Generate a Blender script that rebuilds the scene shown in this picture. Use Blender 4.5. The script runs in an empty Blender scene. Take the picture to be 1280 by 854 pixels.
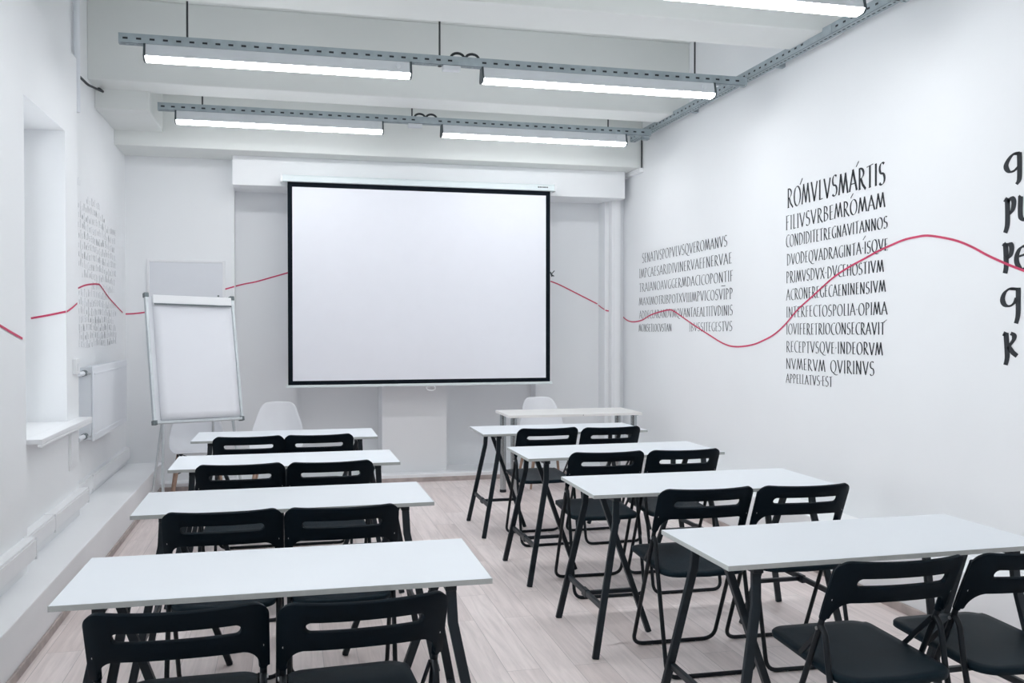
import bpy, bmesh, math, random
from mathutils import Vector, Matrix
random.seed(7)
D = bpy.data
SC = bpy.context.scene
COL = SC.collection
PI = math.pi

# ------------------------------------------------------------ camera
F, YAW, PITCH, ROLL, H = 1145.07, 0.240985, 0.0157988, -0.000105, 1.50774
cam_d = D.cameras.new('camera')
cam_d.sensor_width = 36.0
cam_d.lens = F / 1280 * 36
cam_d.clip_start = 0.05
cam = D.objects.new('camera', cam_d)
COL.objects.link(cam)
_c, _s, _cp, _sp = math.cos(YAW), math.sin(YAW), math.cos(PITCH), math.sin(PITCH)
CR = Vector((_c, -_s, 0))
CF = Vector((_s * _cp, _c * _cp, -_sp))
CU = Vector((_s * _sp, _c * _sp, _cp))
CO = Vector((0, 0, H))
cam.matrix_world = Matrix(((CR.x, CU.x, -CF.x, 0), (CR.y, CU.y, -CF.y, 0), (CR.z, CU.z, -CF.z, H), (0, 0, 0, 1)))
SC.camera = cam


def at(u, v, ax, val):
    """photograph pixel -> point on the real wall plane axis=val"""
    d = (u - 640) / F * CR + (427 - v) / F * CU + CF
    return CO + d * ((val - CO[ax]) / d[ax])


# ------------------------------------------------------------ world, exposure
SC.view_settings.view_transform = 'Standard'
SC.view_settings.look = 'None'
SC.view_settings.gamma = 1
SC.view_settings.use_curve_mapping = False
SC.view_settings.exposure = 0.3
SC.cycles.max_bounces = 12
SC.cycles.diffuse_bounces = 8
SC.cycles.sample_clamp_indirect = 6
SC.cycles.use_denoising = True
SKY = 4.5
LAMP = 16.5
wd = D.worlds.new('sky')
SC.world = wd
wd.use_nodes = True
bg = wd.node_tree.nodes['Background']
bg.inputs[0].default_value = (0.90, 0.95, 1.0, 1)
bg.inputs[1].default_value = SKY


# ------------------------------------------------------------ materials
def mat(name, col, rough=0.6, metal=0.0, noise=0.0, nscale=8.0, bump=0.0, bscale=60.0, spec=0.5, emit=None):
    m = D.materials.new(name)
    m.use_nodes = True
    nt = m.node_tree
    b = nt.nodes['Principled BSDF']
    b.inputs['Base Color'].default_value = (*col, 1)
    b.inputs['Roughness'].default_value = rough
    b.inputs['Metallic'].default_value = metal
    b.inputs['Specular IOR Level'].default_value = spec
    tc = nt.nodes.new('ShaderNodeTexCoord')
    if noise > 0:
        n = nt.nodes.new('ShaderNodeTexNoise')
        n.inputs['Scale'].default_value = nscale
        n.inputs['Detail'].default_value = 4
        nt.links.new(tc.outputs['Object'], n.inputs['Vector'])
        r = nt.nodes.new('ShaderNodeValToRGB')
        r.color_ramp.elements[0].position = 0.3
        r.color_ramp.elements[1].position = 0.7
        r.color_ramp.elements[0].color = (*[c * (1 - noise) for c in col], 1)
        r.color_ramp.elements[1].color = (*[min(1, c * (1 + noise)) for c in col], 1)
        nt.links.new(n.outputs['Fac'], r.inputs['Fac'])
        nt.links.new(r.outputs['Color'], b.inputs['Base Color'])
    if bump > 0:
        n2 = nt.nodes.new('ShaderNodeTexNoise')
        n2.inputs['Scale'].default_value = bscale
        nt.links.new(tc.outputs['Object'], n2.inputs['Vector'])
        bp = nt.nodes.new('ShaderNodeBump')
        bp.inputs['Strength'].default_value = bump
        bp.inputs['Distance'].default_value = 0.002
        nt.links.new(n2.outputs['Fac'], bp.inputs['Height'])
        nt.links.new(bp.outputs['Normal'], b.inputs['Normal'])
    if emit:
        b.inputs['Emission Color'].default_value = (*emit[0], 1)
        b.inputs['Emission Strength'].default_value = emit[1]
    return m


M = {}
M['wall'] = mat('white_wall_paint', (0.872, 0.888, 0.902), 0.75, noise=0.012, nscale=1.3, bump=0.12, bscale=90)
M['ceil'] = mat('white_ceiling_paint', (0.755, 0.778, 0.762), 0.85, noise=0.015, nscale=1.1, bump=0.1, bscale=60)
M['plinth'] = mat('white_plinth_paint', (0.90, 0.91, 0.925), 0.6, noise=0.015, nscale=2)
M['white_plastic'] = mat('white_plastic', (0.86, 0.87, 0.885), 0.35, noise=0.01)
M['white_enamel'] = mat('white_enamel', (0.80, 0.83, 0.87), 0.3, noise=0.01)
M['desk'] = mat('white_laminate', (0.785, 0.82, 0.86), 0.4, noise=0.008, nscale=3, spec=0.3)
M['shaded_desk_edge'] = mat('shaded_laminate_edge', (0.44, 0.46, 0.45), 0.5, noise=0.05, nscale=40)  # grey holds the shade on the edge faces, put into the colour
M['cream'] = mat('cream_laminate', (0.86, 0.85, 0.83), 0.4, noise=0.01)
M['black_plastic'] = mat('black_plastic', (0.003, 0.0075, 0.012), 0.5, noise=0.1, nscale=30, bump=0.15, bscale=500, spec=0.07)
M['seat_plastic'] = mat('black_seat_plastic', (0.006, 0.0145, 0.021), 0.42, noise=0.1, nscale=30, bump=0.3, bscale=600, spec=0.08)
M['black_tube'] = mat('black_tube', (0.005, 0.0085, 0.012), 0.4, noise=0.1, nscale=20, spec=0.25)
M['trestle'] = mat('blue_black_steel', (0.010, 0.0165, 0.0225), 0.42, noise=0.1, nscale=20, spec=0.3)
M['rivet'] = mat('steel_rivet', (0.6, 0.62, 0.63), 0.3, 1.0, noise=0.05)
M['chrome'] = mat('chrome_tube', (0.42, 0.45, 0.46), 0.22, 1.0, noise=0.03)
M['galv'] = mat('galvanised_steel', (0.36, 0.42, 0.45), 0.5, 0.2, noise=0.12, nscale=14)
M['rod'] = mat('dark_rod', (0.04, 0.045, 0.05), 0.5, noise=0.1)
M['lamp_body'] = mat('grey_lamp_housing', (0.68, 0.71, 0.74), 0.45, 0.0, noise=0.03)
M['lamp_cap'] = mat('dark_lamp_end', (0.06, 0.08, 0.09), 0.5, noise=0.1)
M['screen'] = mat('matte_screen', (0.85, 0.865, 0.92), 0.9, noise=0.006)
M['screen_black'] = mat('screen_border', (0.006, 0.010, 0.015), 0.8, noise=0.1, spec=0.1)
M['case'] = mat('screen_case', (0.72, 0.79, 0.80), 0.4, noise=0.01)
M['alu'] = mat('brushed_aluminium', (0.62, 0.66, 0.68), 0.35, 0.6, noise=0.05, nscale=30)
M['grey_plastic'] = mat('grey_plastic_cap', (0.15, 0.18, 0.19), 0.5, noise=0.1)
M['paper'] = mat('flipchart_paper', (0.86, 0.875, 0.92), 0.85, noise=0.01, nscale=2)
M['board'] = mat('white_board', (0.78, 0.80, 0.84), 0.25, noise=0.008)
M['wood'] = mat('beech_leg', (0.36, 0.24, 0.18), 0.5, noise=0.2, nscale=18)
M['shell'] = mat('white_shell', (0.80, 0.81, 0.84), 0.4, noise=0.01)
M['paint_black'] = mat('black_wall_paint', (0.018, 0.022, 0.028), 0.7, noise=0.15, nscale=40)
M['paint_grey'] = mat('faded_grey_wall_paint', (0.47, 0.49, 0.52), 0.8, noise=0.3, nscale=25)
M['paint_soft'] = mat('thin_black_wall_paint', (0.05, 0.058, 0.066), 0.8, noise=0.3, nscale=25)
M['red'] = mat('crimson_wall_paint', (0.60, 0.05, 0.13), 0.6, noise=0.1, nscale=20)
M['dark'] = mat('dark_cable_and_slot_shade', (0.02, 0.025, 0.03), 0.6, noise=0.1)
M['baseboard'] = mat('grey_brown_baseboard', (0.44, 0.38, 0.36), 0.5, noise=0.2, nscale=12)
M['diffuser'] = mat('lit_diffuser', (0.9, 0.9, 0.9), 0.5, noise=0.01, emit=((0.96, 0.975, 1.0), LAMP))


def floor_material():
    m = D.materials.new('whitewashed_oak_planks')
    m.use_nodes = True
    nt = m.node_tree
    L = nt.links.new
    b = nt.nodes['Principled BSDF']
    tc = nt.nodes.new('ShaderNodeTexCoord')
    mp = nt.nodes.new('ShaderNodeMapping')
    mp.inputs['Rotation'].default_value = (0, 0, PI / 2)
    L(tc.outputs['Object'], mp.inputs['Vector'])
    br = nt.nodes.new('ShaderNodeTexBrick')
    br.offset = 0.37
    br.inputs['Scale'].default_value = 1
    br.inputs['Brick Width'].default_value = 1.15
    br.inputs['Row Height'].default_value = 0.155
    br.inputs['Mortar Size'].default_value = 0.0012
    br.inputs['Bias'].default_value = 0.0
    br.inputs['Color1'].default_value = (0.0, 0, 0, 1)
    br.inputs['Color2'].default_value = (1, 1, 1, 1)
    br.inputs['Mortar'].default_value = (0.2, 0.2, 0.2, 1)
    L(mp.outputs['Vector'], br.inputs['Vector'])
    r = nt.nodes.new('ShaderNodeValToRGB')
    e = r.color_ramp.elements
    e[0].position, e[0].color = 0.0, (0.765, 0.665, 0.64, 1)
    e[1].position, e[1].color = 1.0, (0.93, 0.835, 0.815, 1)
    L(br.outputs['Color'], r.inputs['Fac'])
    # grain: noise stretched along the planks, offset per plank
    sep = nt.nodes.new('ShaderNodeVectorMath')
    sep.operation = 'MULTIPLY'
    sep.inputs[1].default_value = (26, 1.6, 1)
    L(tc.outputs['Object'], sep.inputs[0])
    off = nt.nodes.new('ShaderNodeVectorMath')
    off.operation = 'MULTIPLY_ADD'
    off.inputs[1].default_value = (0, 9, 7)
    L(br.outputs['Color'], off.inputs[0])
    L(sep.outputs[0], off.inputs[2])
    n = nt.nodes.new('ShaderNodeTexNoise')
    n.inputs['Scale'].default_value = 1.0
    n.inputs['Detail'].default_value = 6
    n.inputs['Roughness'].default_value = 0.65
    n.inputs['Distortion'].default_value = 1.2
    L(off.outputs[0], n.inputs['Vector'])
    gr = nt.nodes.new('ShaderNodeValToRGB')
    ge = gr.color_ramp.elements
    ge[0].position, ge[0].color = 0.30, (0.84, 0.835, 0.835, 1)
    ge[1].position, ge[1].color = 0.62, (1.06, 1.06, 1.06, 1)
    L(n.outputs['Fac'], gr.inputs['Fac'])
    mx = nt.nodes.new('ShaderNodeMix')
    mx.data_type = 'RGBA'
    mx.blend_type = 'MULTIPLY'
    mx.inputs['Factor'].default_value = 1
    L(r.outputs['Color'], mx.inputs[6])
    L(gr.outputs['Color'], mx.inputs[7])
    mo = nt.nodes.new('ShaderNodeMix')
    mo.data_type = 'RGBA'
    L(br.outputs['Fac'], mo.inputs['Factor'])
    L(mx.outputs[2], mo.inputs[6])
    mo.inputs[7].default_value = (0.52, 0.46, 0.45, 1)
    L(mo.outputs[2], b.inputs['Base Color'])
    b.inputs['Roughness'].default_value = 0.45
    bp = nt.nodes.new('ShaderNodeBump')
    bp.inputs['Strength'].default_value = 0.15
    bp.inputs['Distance'].default_value = 0.002
    L(n.outputs['Fac'], bp.inputs['Height'])
    L(bp.outputs['Normal'], b.inputs['Normal'])
    return m


def glass_material():
    m = D.materials.new('window_glass')
    m.use_nodes = True
    nt = m.node_tree
    for n in list(nt.nodes):
        nt.nodes.remove(n)
    o = nt.nodes.new('ShaderNodeOutputMaterial')
    t = nt.nodes.new('ShaderNodeBsdfTransparent')
    g = nt.nodes.new('ShaderNodeBsdfGlossy')
    g.inputs['Roughness'].default_value = 0.02
    fr = nt.nodes.new('ShaderNodeFresnel')
    mx = nt.nodes.new('ShaderNodeMixShader')
    nt.links.new(fr.outputs[0], mx.inputs[0])
    nt.links.new(t.outputs[0], mx.inputs[1])
    nt.links.new(g.outputs[0], mx.inputs[2])
    nt.links.new(mx.outputs[0], o.inputs[0])
    return m


M['floor'] = floor_material()
M['glass'] = glass_material()


# ------------------------------------------------------------ mesh helpers
class MB:
    def __init__(self):
        self.v, self.f, self.sm = [], [], []

    def add(self, vs, fs, smooth=False):
        o = len(self.v)
        self.v += [tuple(p) for p in vs]
        self.f += [tuple(i + o for i in f) for f in fs]
        self.sm += [smooth] * len(fs)
        return self

    def box(self, x0, x1, y0, y1, z0, z1):
        x0, x1 = min(x0, x1), max(x0, x1)
        y0, y1 = min(y0, y1), max(y0, y1)
        z0, z1 = min(z0, z1), max(z0, z1)
        vs = [(x0, y0, z0), (x1, y0, z0), (x1, y1, z0), (x0, y1, z0), (x0, y0, z1), (x1, y0, z1), (x1, y1, z1), (x0, y1, z1)]
        return self.add(vs, [(3, 2, 1, 0), (4, 5, 6, 7), (0, 1, 5, 4), (1, 2, 6, 5), (2, 3, 7, 6), (3, 0, 4, 7)])

    def bar(self, path, a, b, up):
        """rectangular bar (a wide along side, b along up) swept along a polyline"""
        P = [Vector(p) for p in path]
        up = Vector(up).normalized()
        rings = []
        for i, p in enumerate(P):
            d = Vector((0, 0, 0))
            if i > 0:
                d += (P[i] - P[i - 1]).normalized()
            if i < len(P) - 1:
                d += (P[i + 1] - P[i]).normalized()
            d.normalize()
            s = d.cross(up).normalized()
            u = s.cross(d).normalized()
            k = 1.0
            if 0 < i < len(P) - 1:
                k = 1 / max(0.5, d.dot((P[i + 1] - P[i]).normalized()))
            rings.append([p + s * a / 2 * sx * 1 + u * b / 2 * su * k for sx, su in ((-1, -1), (1, -1), (1, 1), (-1, 1))])
        vs = [q for r in rings for q in r]
        fs = [(3, 2, 1, 0), tuple(4 * (len(P) - 1) + i for i in range(4))]
        for i in range(len(P) - 1):
            for j in range(4):
                fs.append((4 * i + j, 4 * i + (j + 1) % 4, 4 * i + 4 + (j + 1) % 4, 4 * i + 4 + j))
        return self.add(vs, fs)

    def tube(self, path, r, n=12, closed=False):
        P = [Vector(p) for p in path]
        rings = []
        prev = None
        for i, p in enumerate(P):
            if closed:
                d = (P[(i + 1) % len(P)] - P[i - 1]).normalized()
            else:
                d = (P[min(i + 1, len(P) - 1)] - P[max(i - 1, 0)]).normalized()
            if prev is None:
                ref = Vector((0, 0, 1)) if abs(d.z) < 0.9 else Vector((1, 0, 0))
                prev = (ref - d * ref.dot(d)).normalized()
            else:
                prev = (prev - d * prev.dot(d)).normalized()
            s = d.cross(prev)
            rr = r[i] if isinstance(r, (list, tuple)) else r
            rings.append([p + (prev * math.cos(2 * PI * k / n) + s * math.sin(2 * PI * k / n)) * rr for k in range(n)])
        vs = [q for g in rings for q in g]
        fs = []
        m = len(P)
        for i in range(m if closed else m - 1):
            j = (i + 1) % m
            for k in range(n):
                fs.append((n * i + k, n * i + (k + 1) % n, n * j + (k + 1) % n, n * j + k))
        self.add(vs, fs, True)
        if not closed:
            self.add(rings[0], [tuple(range(n))[::-1]])
            self.add(rings[-1], [tuple(range(n))])
        return self

    def prism(self, outline, axis, a, b):
        """2-D outline (ccw) extruded along an axis"""
        def pt(p, t):
            if axis == 0:
                return (t, p[0], p[1])
            if axis == 1:
                return (p[0], t, p[1])
            return (p[0], p[1], t)
        n = len(outline)
        vs = [pt(p, a) for p in outline] + [pt(p, b) for p in outline]
        fs = [tuple(range(n))[::-1], tuple(range(n, 2 * n))]
        for i in range(n):
            fs.append((i, (i + 1) % n, n + (i + 1) % n, n + i))
        return self.add(vs, fs)

    def build(self, name, m, parent=None, bevel=0, bseg=2, fix=True):
        me = D.meshes.new(name)
        me.from_pydata(self.v, [], self.f)
        me.polygons.foreach_set('use_smooth', self.sm)
        if fix:
            bm = bmesh.new()
            bm.from_mesh(me)
            bmesh.ops.recalc_face_normals(bm, faces=bm.faces)
            bm.to_mesh(me)
            bm.free()
        me.materials.append(m)
        o = D.objects.new(name, me)
        COL.objects.link(o)
        if parent:
            o.parent = parent
        if bevel:
            bv = o.modifiers.new('bevel', 'BEVEL')
            bv.width = bevel
            bv.segments = bseg
            bv.limit_method = 'ANGLE'
            bv.angle_limit = math.radians(40)
        return o


def fillet(pts, r, n=6):
    P = [Vector(p) for p in pts]
    out = [P[0]]
    for i in range(1, len(P) - 1):
        a, b = (P[i - 1] - P[i]), (P[i + 1] - P[i])
        rr = min(r, a.length * 0.49, b.length * 0.49)
        p0, p2 = P[i] + a.normalized() * rr, P[i] + b.normalized() * rr
        for k in range(n + 1):
            t = k / n
            out.append(p0 * (1 - t) ** 2 + P[i] * 2 * t * (1 - t) + p2 * t * t)
    out.append(P[-1])
    return out


def tag(o, label, cat, group=None):
    o['label'] = label
    o['category'] = cat
    if group:
        o['group'] = group
    return o


def thing(name, label, cat, loc=(0, 0, 0), rz=0, group=None):
    o = D.objects.new(name, None)
    o.empty_display_size = 0.1
    COL.objects.link(o)
    o.location = loc
    o.rotation_euler = (0, 0, rz)
    return tag(o, label, cat, group)


def struct(o):
    o['kind'] = 'structure'
    return o


def kids(o):
    return [c for c in D.objects if c.parent == o]


def dup(o, parent=None):
    c = o.copy()
    COL.objects.link(c)
    c.parent = parent
    for ch in kids(o):
        dup(ch, c)
    return c


# ------------------------------------------------------------ room shell
XL, XR, YF, YB, ZC = -1.44, 3.42, 9.03, -1.6, 3.98
XT = -1.35          # thicker window wall
XP = -1.30          # nearer pilaster
struct(MB().box(-2.0, 4.0, YB - 0.2, YF + 0.7, -0.12, 0).build('floor', M['floor']))
struct(MB().box(-2.0, 4.0, YB - 0.2, YF + 0.7, ZC, ZC + 0.15).build('ceiling', M['ceil']))
struct(MB().box(XR, XR + 0.3, YB - 0.2, YF + 0.7, 0, ZC).build('wall_right', M['wall']))
struct(MB().box(-2.0, XR, YB - 0.2, YB, 0, ZC).build('wall_back', M['wall']))

# left wall with two window openings
WX = -1.86
W1 = (5.16, 6.28, 0.90, 2.74)
W2 = (1.35, 3.75, 0.90, 2.74)
b = MB()
struct(MB().box(WX, XL, 6.62, YF + 0.7, 0, ZC).build('wall_left', M['wall']))     # set-back wall beside the radiator
b.box(WX, XT, 6.28, 6.62, 0, 3.29)                   # window wall beyond the opening
b.box(WX, XL, 5.15, 6.62, 3.29, ZC)                  # set back above
b.box(WX, XT, 5.15, 5.16, 0, 3.29)
b.box(WX, XT, 5.16, 6.28, 0, W1[2])
b.box(WX, XT, 5.16, 6.28, W1[3], 3.29)
b.box(WX, XP, 3.75, 5.15, 0, ZC)                     # pilaster
b.box(WX, XT, 1.35, 3.75, 0, W2[2])
b.box(WX, XT, 1.35, 3.75, W2[3], ZC)
b.box(WX, XT, YB, 1.35, 0, ZC)
struct(b.build('wall_left_window', M['wall']))

# front wall: piers, stepped niche behind the screen, column, lintel
NX0, NX1, ZL = -0.478, 3.212, 2.81
b = MB()
b.box(-2.0, NX0, YF, YF + 0.6, 0, ZC)
b.box(NX1, XR, YF, YF + 0.6, 0, ZC)
b.box(NX0, NX1, YF, YF + 0.6, ZL, ZC)
b.box(NX0, 0.094, 9.22, YF + 0.6, 0, ZL)
b.box(2.52, NX1, 9.22, YF + 0.6, 0, ZL)
b.box(0.094, 2.52, 9.40, YF + 0.6, 0, ZL)
b.box(0.904, 1.545, 9.02, 9.40, 0, ZL)
struct(b.build('wall_front', M['wall']))
struct(MB().box(NX0, NX1 + 0.12, 8.76, YF, ZL, 3.08).build('trim_1', M['wall'], bevel=0.004))

# ceiling beams across the room
for i, (y0, y1, z0) in enumerate([(-0.6, -0.2, 3.36), (1.7, 2.1, 3.36), (3.0, 3.35, 3.36), (5.14, 5.53, 3.36), (7.43, 7.77, 3.36), (8.51, YF, 3.08)]):
    o = struct(MB().box(XL, XR, y0, y1, z0, ZC).build('ceiling_beam', M['ceil'], bevel=0.006))
struct(MB().box(XL, -1.042, 7.70, 8.51, 3.206, ZC).build('ceiling_box', M['ceil'], bevel=0.005))

# low plinths along the walls, with their baseboards
PLX, PRX, PFY = -1.131, 3.158, 8.86
struct(MB().box(XL, PLX, YB, YF, 0, 0.25).build('trim_2', M['plinth'], bevel=0.006))
struct(MB().box(PRX, XR, YB, YF, 0, 0.33).build('trim_3', M['plinth'], bevel=0.006))
b = MB().box(PLX, PRX, PFY, YF, 0, 0.075)
b.box(NX0, NX1, YF, 9.40, 0, 0.075)
struct(b.build('trim_4', M['plinth'], bevel=0.005))
struct(MB().box(PLX, PLX + 0.014, YB, PFY, 0, 0.042).build('baseboard_left', M['baseboard'], bevel=0.003))
struct(MB().box(PRX - 0.014, PRX, YB, PFY, 0, 0.05).build('baseboard_right', M['baseboard'], bevel=0.003))
struct(MB().box(PLX + 0.014, PRX - 0.014, PFY - 0.014, PFY, 0, 0.043).build('baseboard_front', M['baseboard'], bevel=0.003))

# windows
def window(name, y0, y1, z0, z1, x, mull):
    b = MB()
    w, d = 0.075, 0.07
    b.box(x - d, x, y0, y0 + w, z0, z1)
    b.box(x - d, x, y1 - w, y1, z0, z1)
    b.box(x - d, x, y0 + w, y1 - w, z0, z0 + w)
    b.box(x - d, x, y0 + w, y1 - w, z1 - w, z1)
    for ym in mull:
        b.box(x - d, x, ym - 0.05, ym + 0.05, z0 + w, z1 - w)
    f = struct(b.build(name, M['white_plastic'], bevel=0.006))
    g = MB().box(x - 0.045, x - 0.035, y0 + w, y1 - w, z0 + w, z1 - w).build('pane', M['glass'], f)
    return f

w1 = window('window_1', W1[0], W1[1], W1[2], W1[3], -1.625, [])
w2 = window('window_2', W2[0], W2[1], W2[2], W2[3], -1.625, [2.55])
b = MB()
b.box(-1.625, XT, W1[0], W1[1], 0.885, 0.912)
b.box(XT, -1.262, 5.30, 6.585, 0.885, 0.912)
b.box(-1.285, -1.262, 5.30, 6.585, 0.868, 0.885)
s = b.build('window_sill', M['white_plastic'], bevel=0.004)
tag(s, 'white plastic window sill jutting out beside the radiator', 'window sill')
b = MB()
b.box(-1.625, XT + 0.09, W2[0], W2[1], 0.885, 0.912)
struct(b.build('trim_5', M['white_plastic'], bevel=0.004))

# ------------------------------------------------------------ painted red line
def ribbon(pts, nrm, width, name, m, parent=None):
    """flat painted stroke on a wall, following points"""
    P = [Vector(p) for p in pts]
    # smooth (Catmull-Rom)
    S = []
    for i in range(len(P) - 1):
        p0, p1, p2, p3 = P[max(i - 1, 0)], P[i], P[i + 1], P[min(i + 2, len(P) - 1)]
        for k in range(5):
            t = k / 5
            S.append(0.5 * ((2 * p1) + (p2 - p0) * t + (2 * p0 - 5 * p1 + 4 * p2 - p3) * t * t + (3 * p1 - p0 - 3 * p2 + p3) * t ** 3))
    S.append(P[-1])
    n = Vector(nrm)
    vs, fs = [], []
    for i, p in enumerate(S):
        d = (S[min(i + 1, len(S) - 1)] - S[max(i - 1, 0)]).normalized()
        s = d.cross(n).normalized() * width / 2
        vs += [p - s + n * 0.003, p + s + n * 0.003]
    for i in range(len(S) - 1):
        fs.append((2 * i, 2 * i + 1, 2 * i + 3, 2 * i + 2))
    return MB().add(vs, fs).build(name, m, parent, fix=False)

LW = 0.0125
LG = 'pieces of the crimson line around the room'


def seg(px, ax, val, nrm, parent=None, name='line_segment'):
    return ribbon([at(u, v, ax, val) for u, v in px], nrm, LW, name, M['red'], parent)

tag(seg([(775.8, 393.2), (784, 400.3), (792, 402.4), (802.8, 400.3), (815, 393.3), (834.4, 387.7), (842, 388.7), (853.8, 396.8), (867.8, 406.5), (885.4, 417.9), (904.7, 429.6), (920, 433.5), (940, 431.3), (955, 425.5), (969.4, 417.2), (982.5, 405), (997.5, 387.2), (1016.2, 370.3), (1040.5, 348.3), (1061.2, 334.2), (1080, 324), (1098.7, 313.7), (1111.8, 307.7), (1129.6, 300.2), (1145, 296.5), (1160, 294.6), (1180, 297.3), (1198, 301.6), (1216, 309), (1234.5, 319), (1256.4, 329), (1280, 338.3), (1320, 352)], 0, XR, (-1, 0, 0), None, 'painted_line'), 'long crimson wave painted across the lettering on the right wall', 'painted line', LG)
t = thing('painted_line', 'short falling crimson line on the front wall right of the projector screen', 'painted line', group=LG)
seg([(688, 351.7), (698.6, 355.8), (716.2, 364.6), (730, 371.6), (746.5, 380.0)], 1, 9.22, (0, -1, 0), t)
seg([(747.5, 380.7), (752, 384.5), (756, 387)], 0, NX1, (-1, 0, 0), t)
seg([(756.5, 387.8), (759, 388.6), (761, 388.8)], 1, YF, (0, -1, 0), t)
t = thing('painted_line', 'short rising crimson line on the front wall between flipchart and projector screen', 'painted line', group=LG)
seg([(281.5, 361.6), (287, 360), (293, 358.3)], 1, YF, (0, -1, 0), t)
seg([(293.8, 358), (306, 355), (320, 352.3), (340, 346.7), (360, 341.0)], 1, 9.22, (0, -1, 0), t)
tag(seg([(97, 360.4), (105.3, 356.9), (114, 355.4), (121.5, 355.4), (125.3, 357.4), (135.3, 371.6), (145.3, 382.9), (153, 391)], 0, XL, (1, 0, 0), None, 'painted_line'), 'crimson hump painted over the faint inscription above the radiator', 'painted line', LG)
tag(seg([(157, 392.6), (168, 392.1), (183, 390.3)], 1, YF, (0, -1, 0), None, 'painted_line'), 'tiny crimson line on the front wall touching the left side of the flipchart', 'painted line', LG)
t = thing('painted_line', 'crimson line inside the window recess above the window sill', 'painted line', group=LG)
seg([(82.7, 389.7), (89, 385.5), (96, 379.2)], 0, XT, (1, 0, 0), t)
seg([(38.8, 398), (60, 394.2), (82.3, 389.7)], 1, 6.28, (0, -1, 0), t)
tag(seg([(-40, 388), (-20, 396), (0, 407.5), (12.5, 415), (27.5, 423.5)], 0, XP, (1, 0, 0), None, 'painted_line'), 'falling crimson line on the pilaster at the left edge of the picture', 'painted line', LG)

# ------------------------------------------------------------ wall lettering (broad-nib strokes)
def arc(cx, cy, rx, ry, a0, a1, n=9):
    return [(cx + rx * math.cos(math.radians(a0 + (a1 - a0) * k / n)), cy + ry * math.sin(math.radians(a0 + (a1 - a0) * k / n))) for k in range(n + 1)]

GL = {
    'A': (0.60, [[(0.02, 0), (0.30, 1)], [(0.28, 1.02), (0.58, 0)], [(0.12, 0.34), (0.46, 0.34)], [(-0.03, 0), (0.1, 0.02)]]),
    'B': (0.50, [[(0.10, 0), (0.10, 1)], [(0.06, 1)] + arc(0.12, 0.77, 0.26, 0.23, 90, -90), [(0.12, 0.54)] + arc(0.14, 0.27, 0.32, 0.27, 90, -90) + [(0.06, 0)]]),
    'C': (0.52, [arc(0.40, 0.5, 0.34, 0.51, 65, 298, 14)]),
    'D': (0.60, [[(0.10, 0), (0.10, 1)], [(0.04, 1)] + arc(0.12, 0.5, 0.42, 0.5, 90, -90, 12) + [(0.04, 0)]]),
    'E': (0.42, [[(0.10, 0), (0.10, 1)], [(0.06, 0.98), (0.38, 1.0)], [(0.10, 0.53), (0.32, 0.54)], [(0.05, 0.01), (0.40, 0.03)]]),
    'F': (0.42, [[(0.10, 0), (0.10, 1)], [(0.05, 0.98), (0.40, 1.01)], [(0.10, 0.53), (0.33, 0.55)], [(0.03, 0), (0.19, 0.02)]]),
    'G': (0.58, [arc(0.40, 0.5, 0.34, 0.51, 65, 300, 14), [(0.52, 0.40), (0.52, 0.02)]]),
    'H': (0.58, [[(0.10, 0), (0.10, 1)], [(0.48, 0), (0.48, 1)], [(0.1, 0.52), (0.48, 0.52)]]),
    'I': (0.22, [[(0.11, 0), (0.11, 1)], [(0.03, 0.98), (0.17, 1.01)], [(0.04, 0), (0.19, 0.02)]]),
    'L': (0.36, [[(0.10, 0), (0.10, 1)], [(0.03, 0.98), (0.17, 1.01)], [(0.05, 0.0), (0.36, 0.03)]]),
    'M': (0.76, [[(0.03, 0), (0.18, 1)], [(0.17, 1.02), (0.38, 0.05)], [(0.38, 0.05), (0.56, 1)], [(0.55, 1.02), (0.73, 0)], [(-0.02, 0), (0.10, 0.02)]]),
    'N': (0.62, [[(0.10, 0), (0.10, 1)], [(0.08, 1.02), (0.50, 0)], [(0.51, 0), (0.51, 1)], [(0.03, 0), (0.17, 0.02)]]),
    'O': (0.66, [arc(0.33, 0.5, 0.29, 0.5, 100, 280, 12), arc(0.33, 0.5, 0.29, 0.5, 100, -80, 12)]),
    'P': (0.46, [[(0.10, 0), (0.10, 1)], [(0.05, 1)] + arc(0.12, 0.74, 0.28, 0.26, 90, -80, 9), [(0.03, 0), (0.19, 0.02)]]),
    'Q': (0.68, [arc(0.33, 0.5, 0.29, 0.5, 100, 280, 12), arc(0.33, 0.5, 0.29, 0.5, 100, -80, 12), [(0.30, 0.0), (0.45, -0.13), (0.62, -0.20), (0.80, -0.16)]]),
    'R': (0.54, [[(0.10, 0), (0.10, 1)], [(0.05, 1)] + arc(0.12, 0.75, 0.28, 0.25, 90, -85, 9), [(0.20, 0.5), (0.34, 0.2), (0.55, -0.03)], [(0.03, 0), (0.19, 0.02)]]),
    'S': (0.46, [arc(0.25, 0.75, 0.18, 0.26, 45, 240, 9) + arc(0.21, 0.26, 0.20, 0.27, 62, -140, 10)]),
    'T': (0.46, [[(0.23, 0), (0.23, 0.99)], [(0.0, 0.96), (0.2, 1.0), (0.47, 1.04)], [(0.15, 0), (0.32, 0.02)]]),
    'V': (0.58, [[(0.03, 1.0), (0.29, 0)], [(0.29, 0), (0.54, 1.0)], [(-0.03, 1), (0.10, 1.0)]]),
    'X': (0.56, [[(0.03, 1.0), (0.52, 0)], [(0.03, 0), (0.50, 1.0)]]),
    '.': (0.18, [[(0.06, 0.52), (0.12, 0.46)]]),
    ' ': (0.40, []),
}


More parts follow.
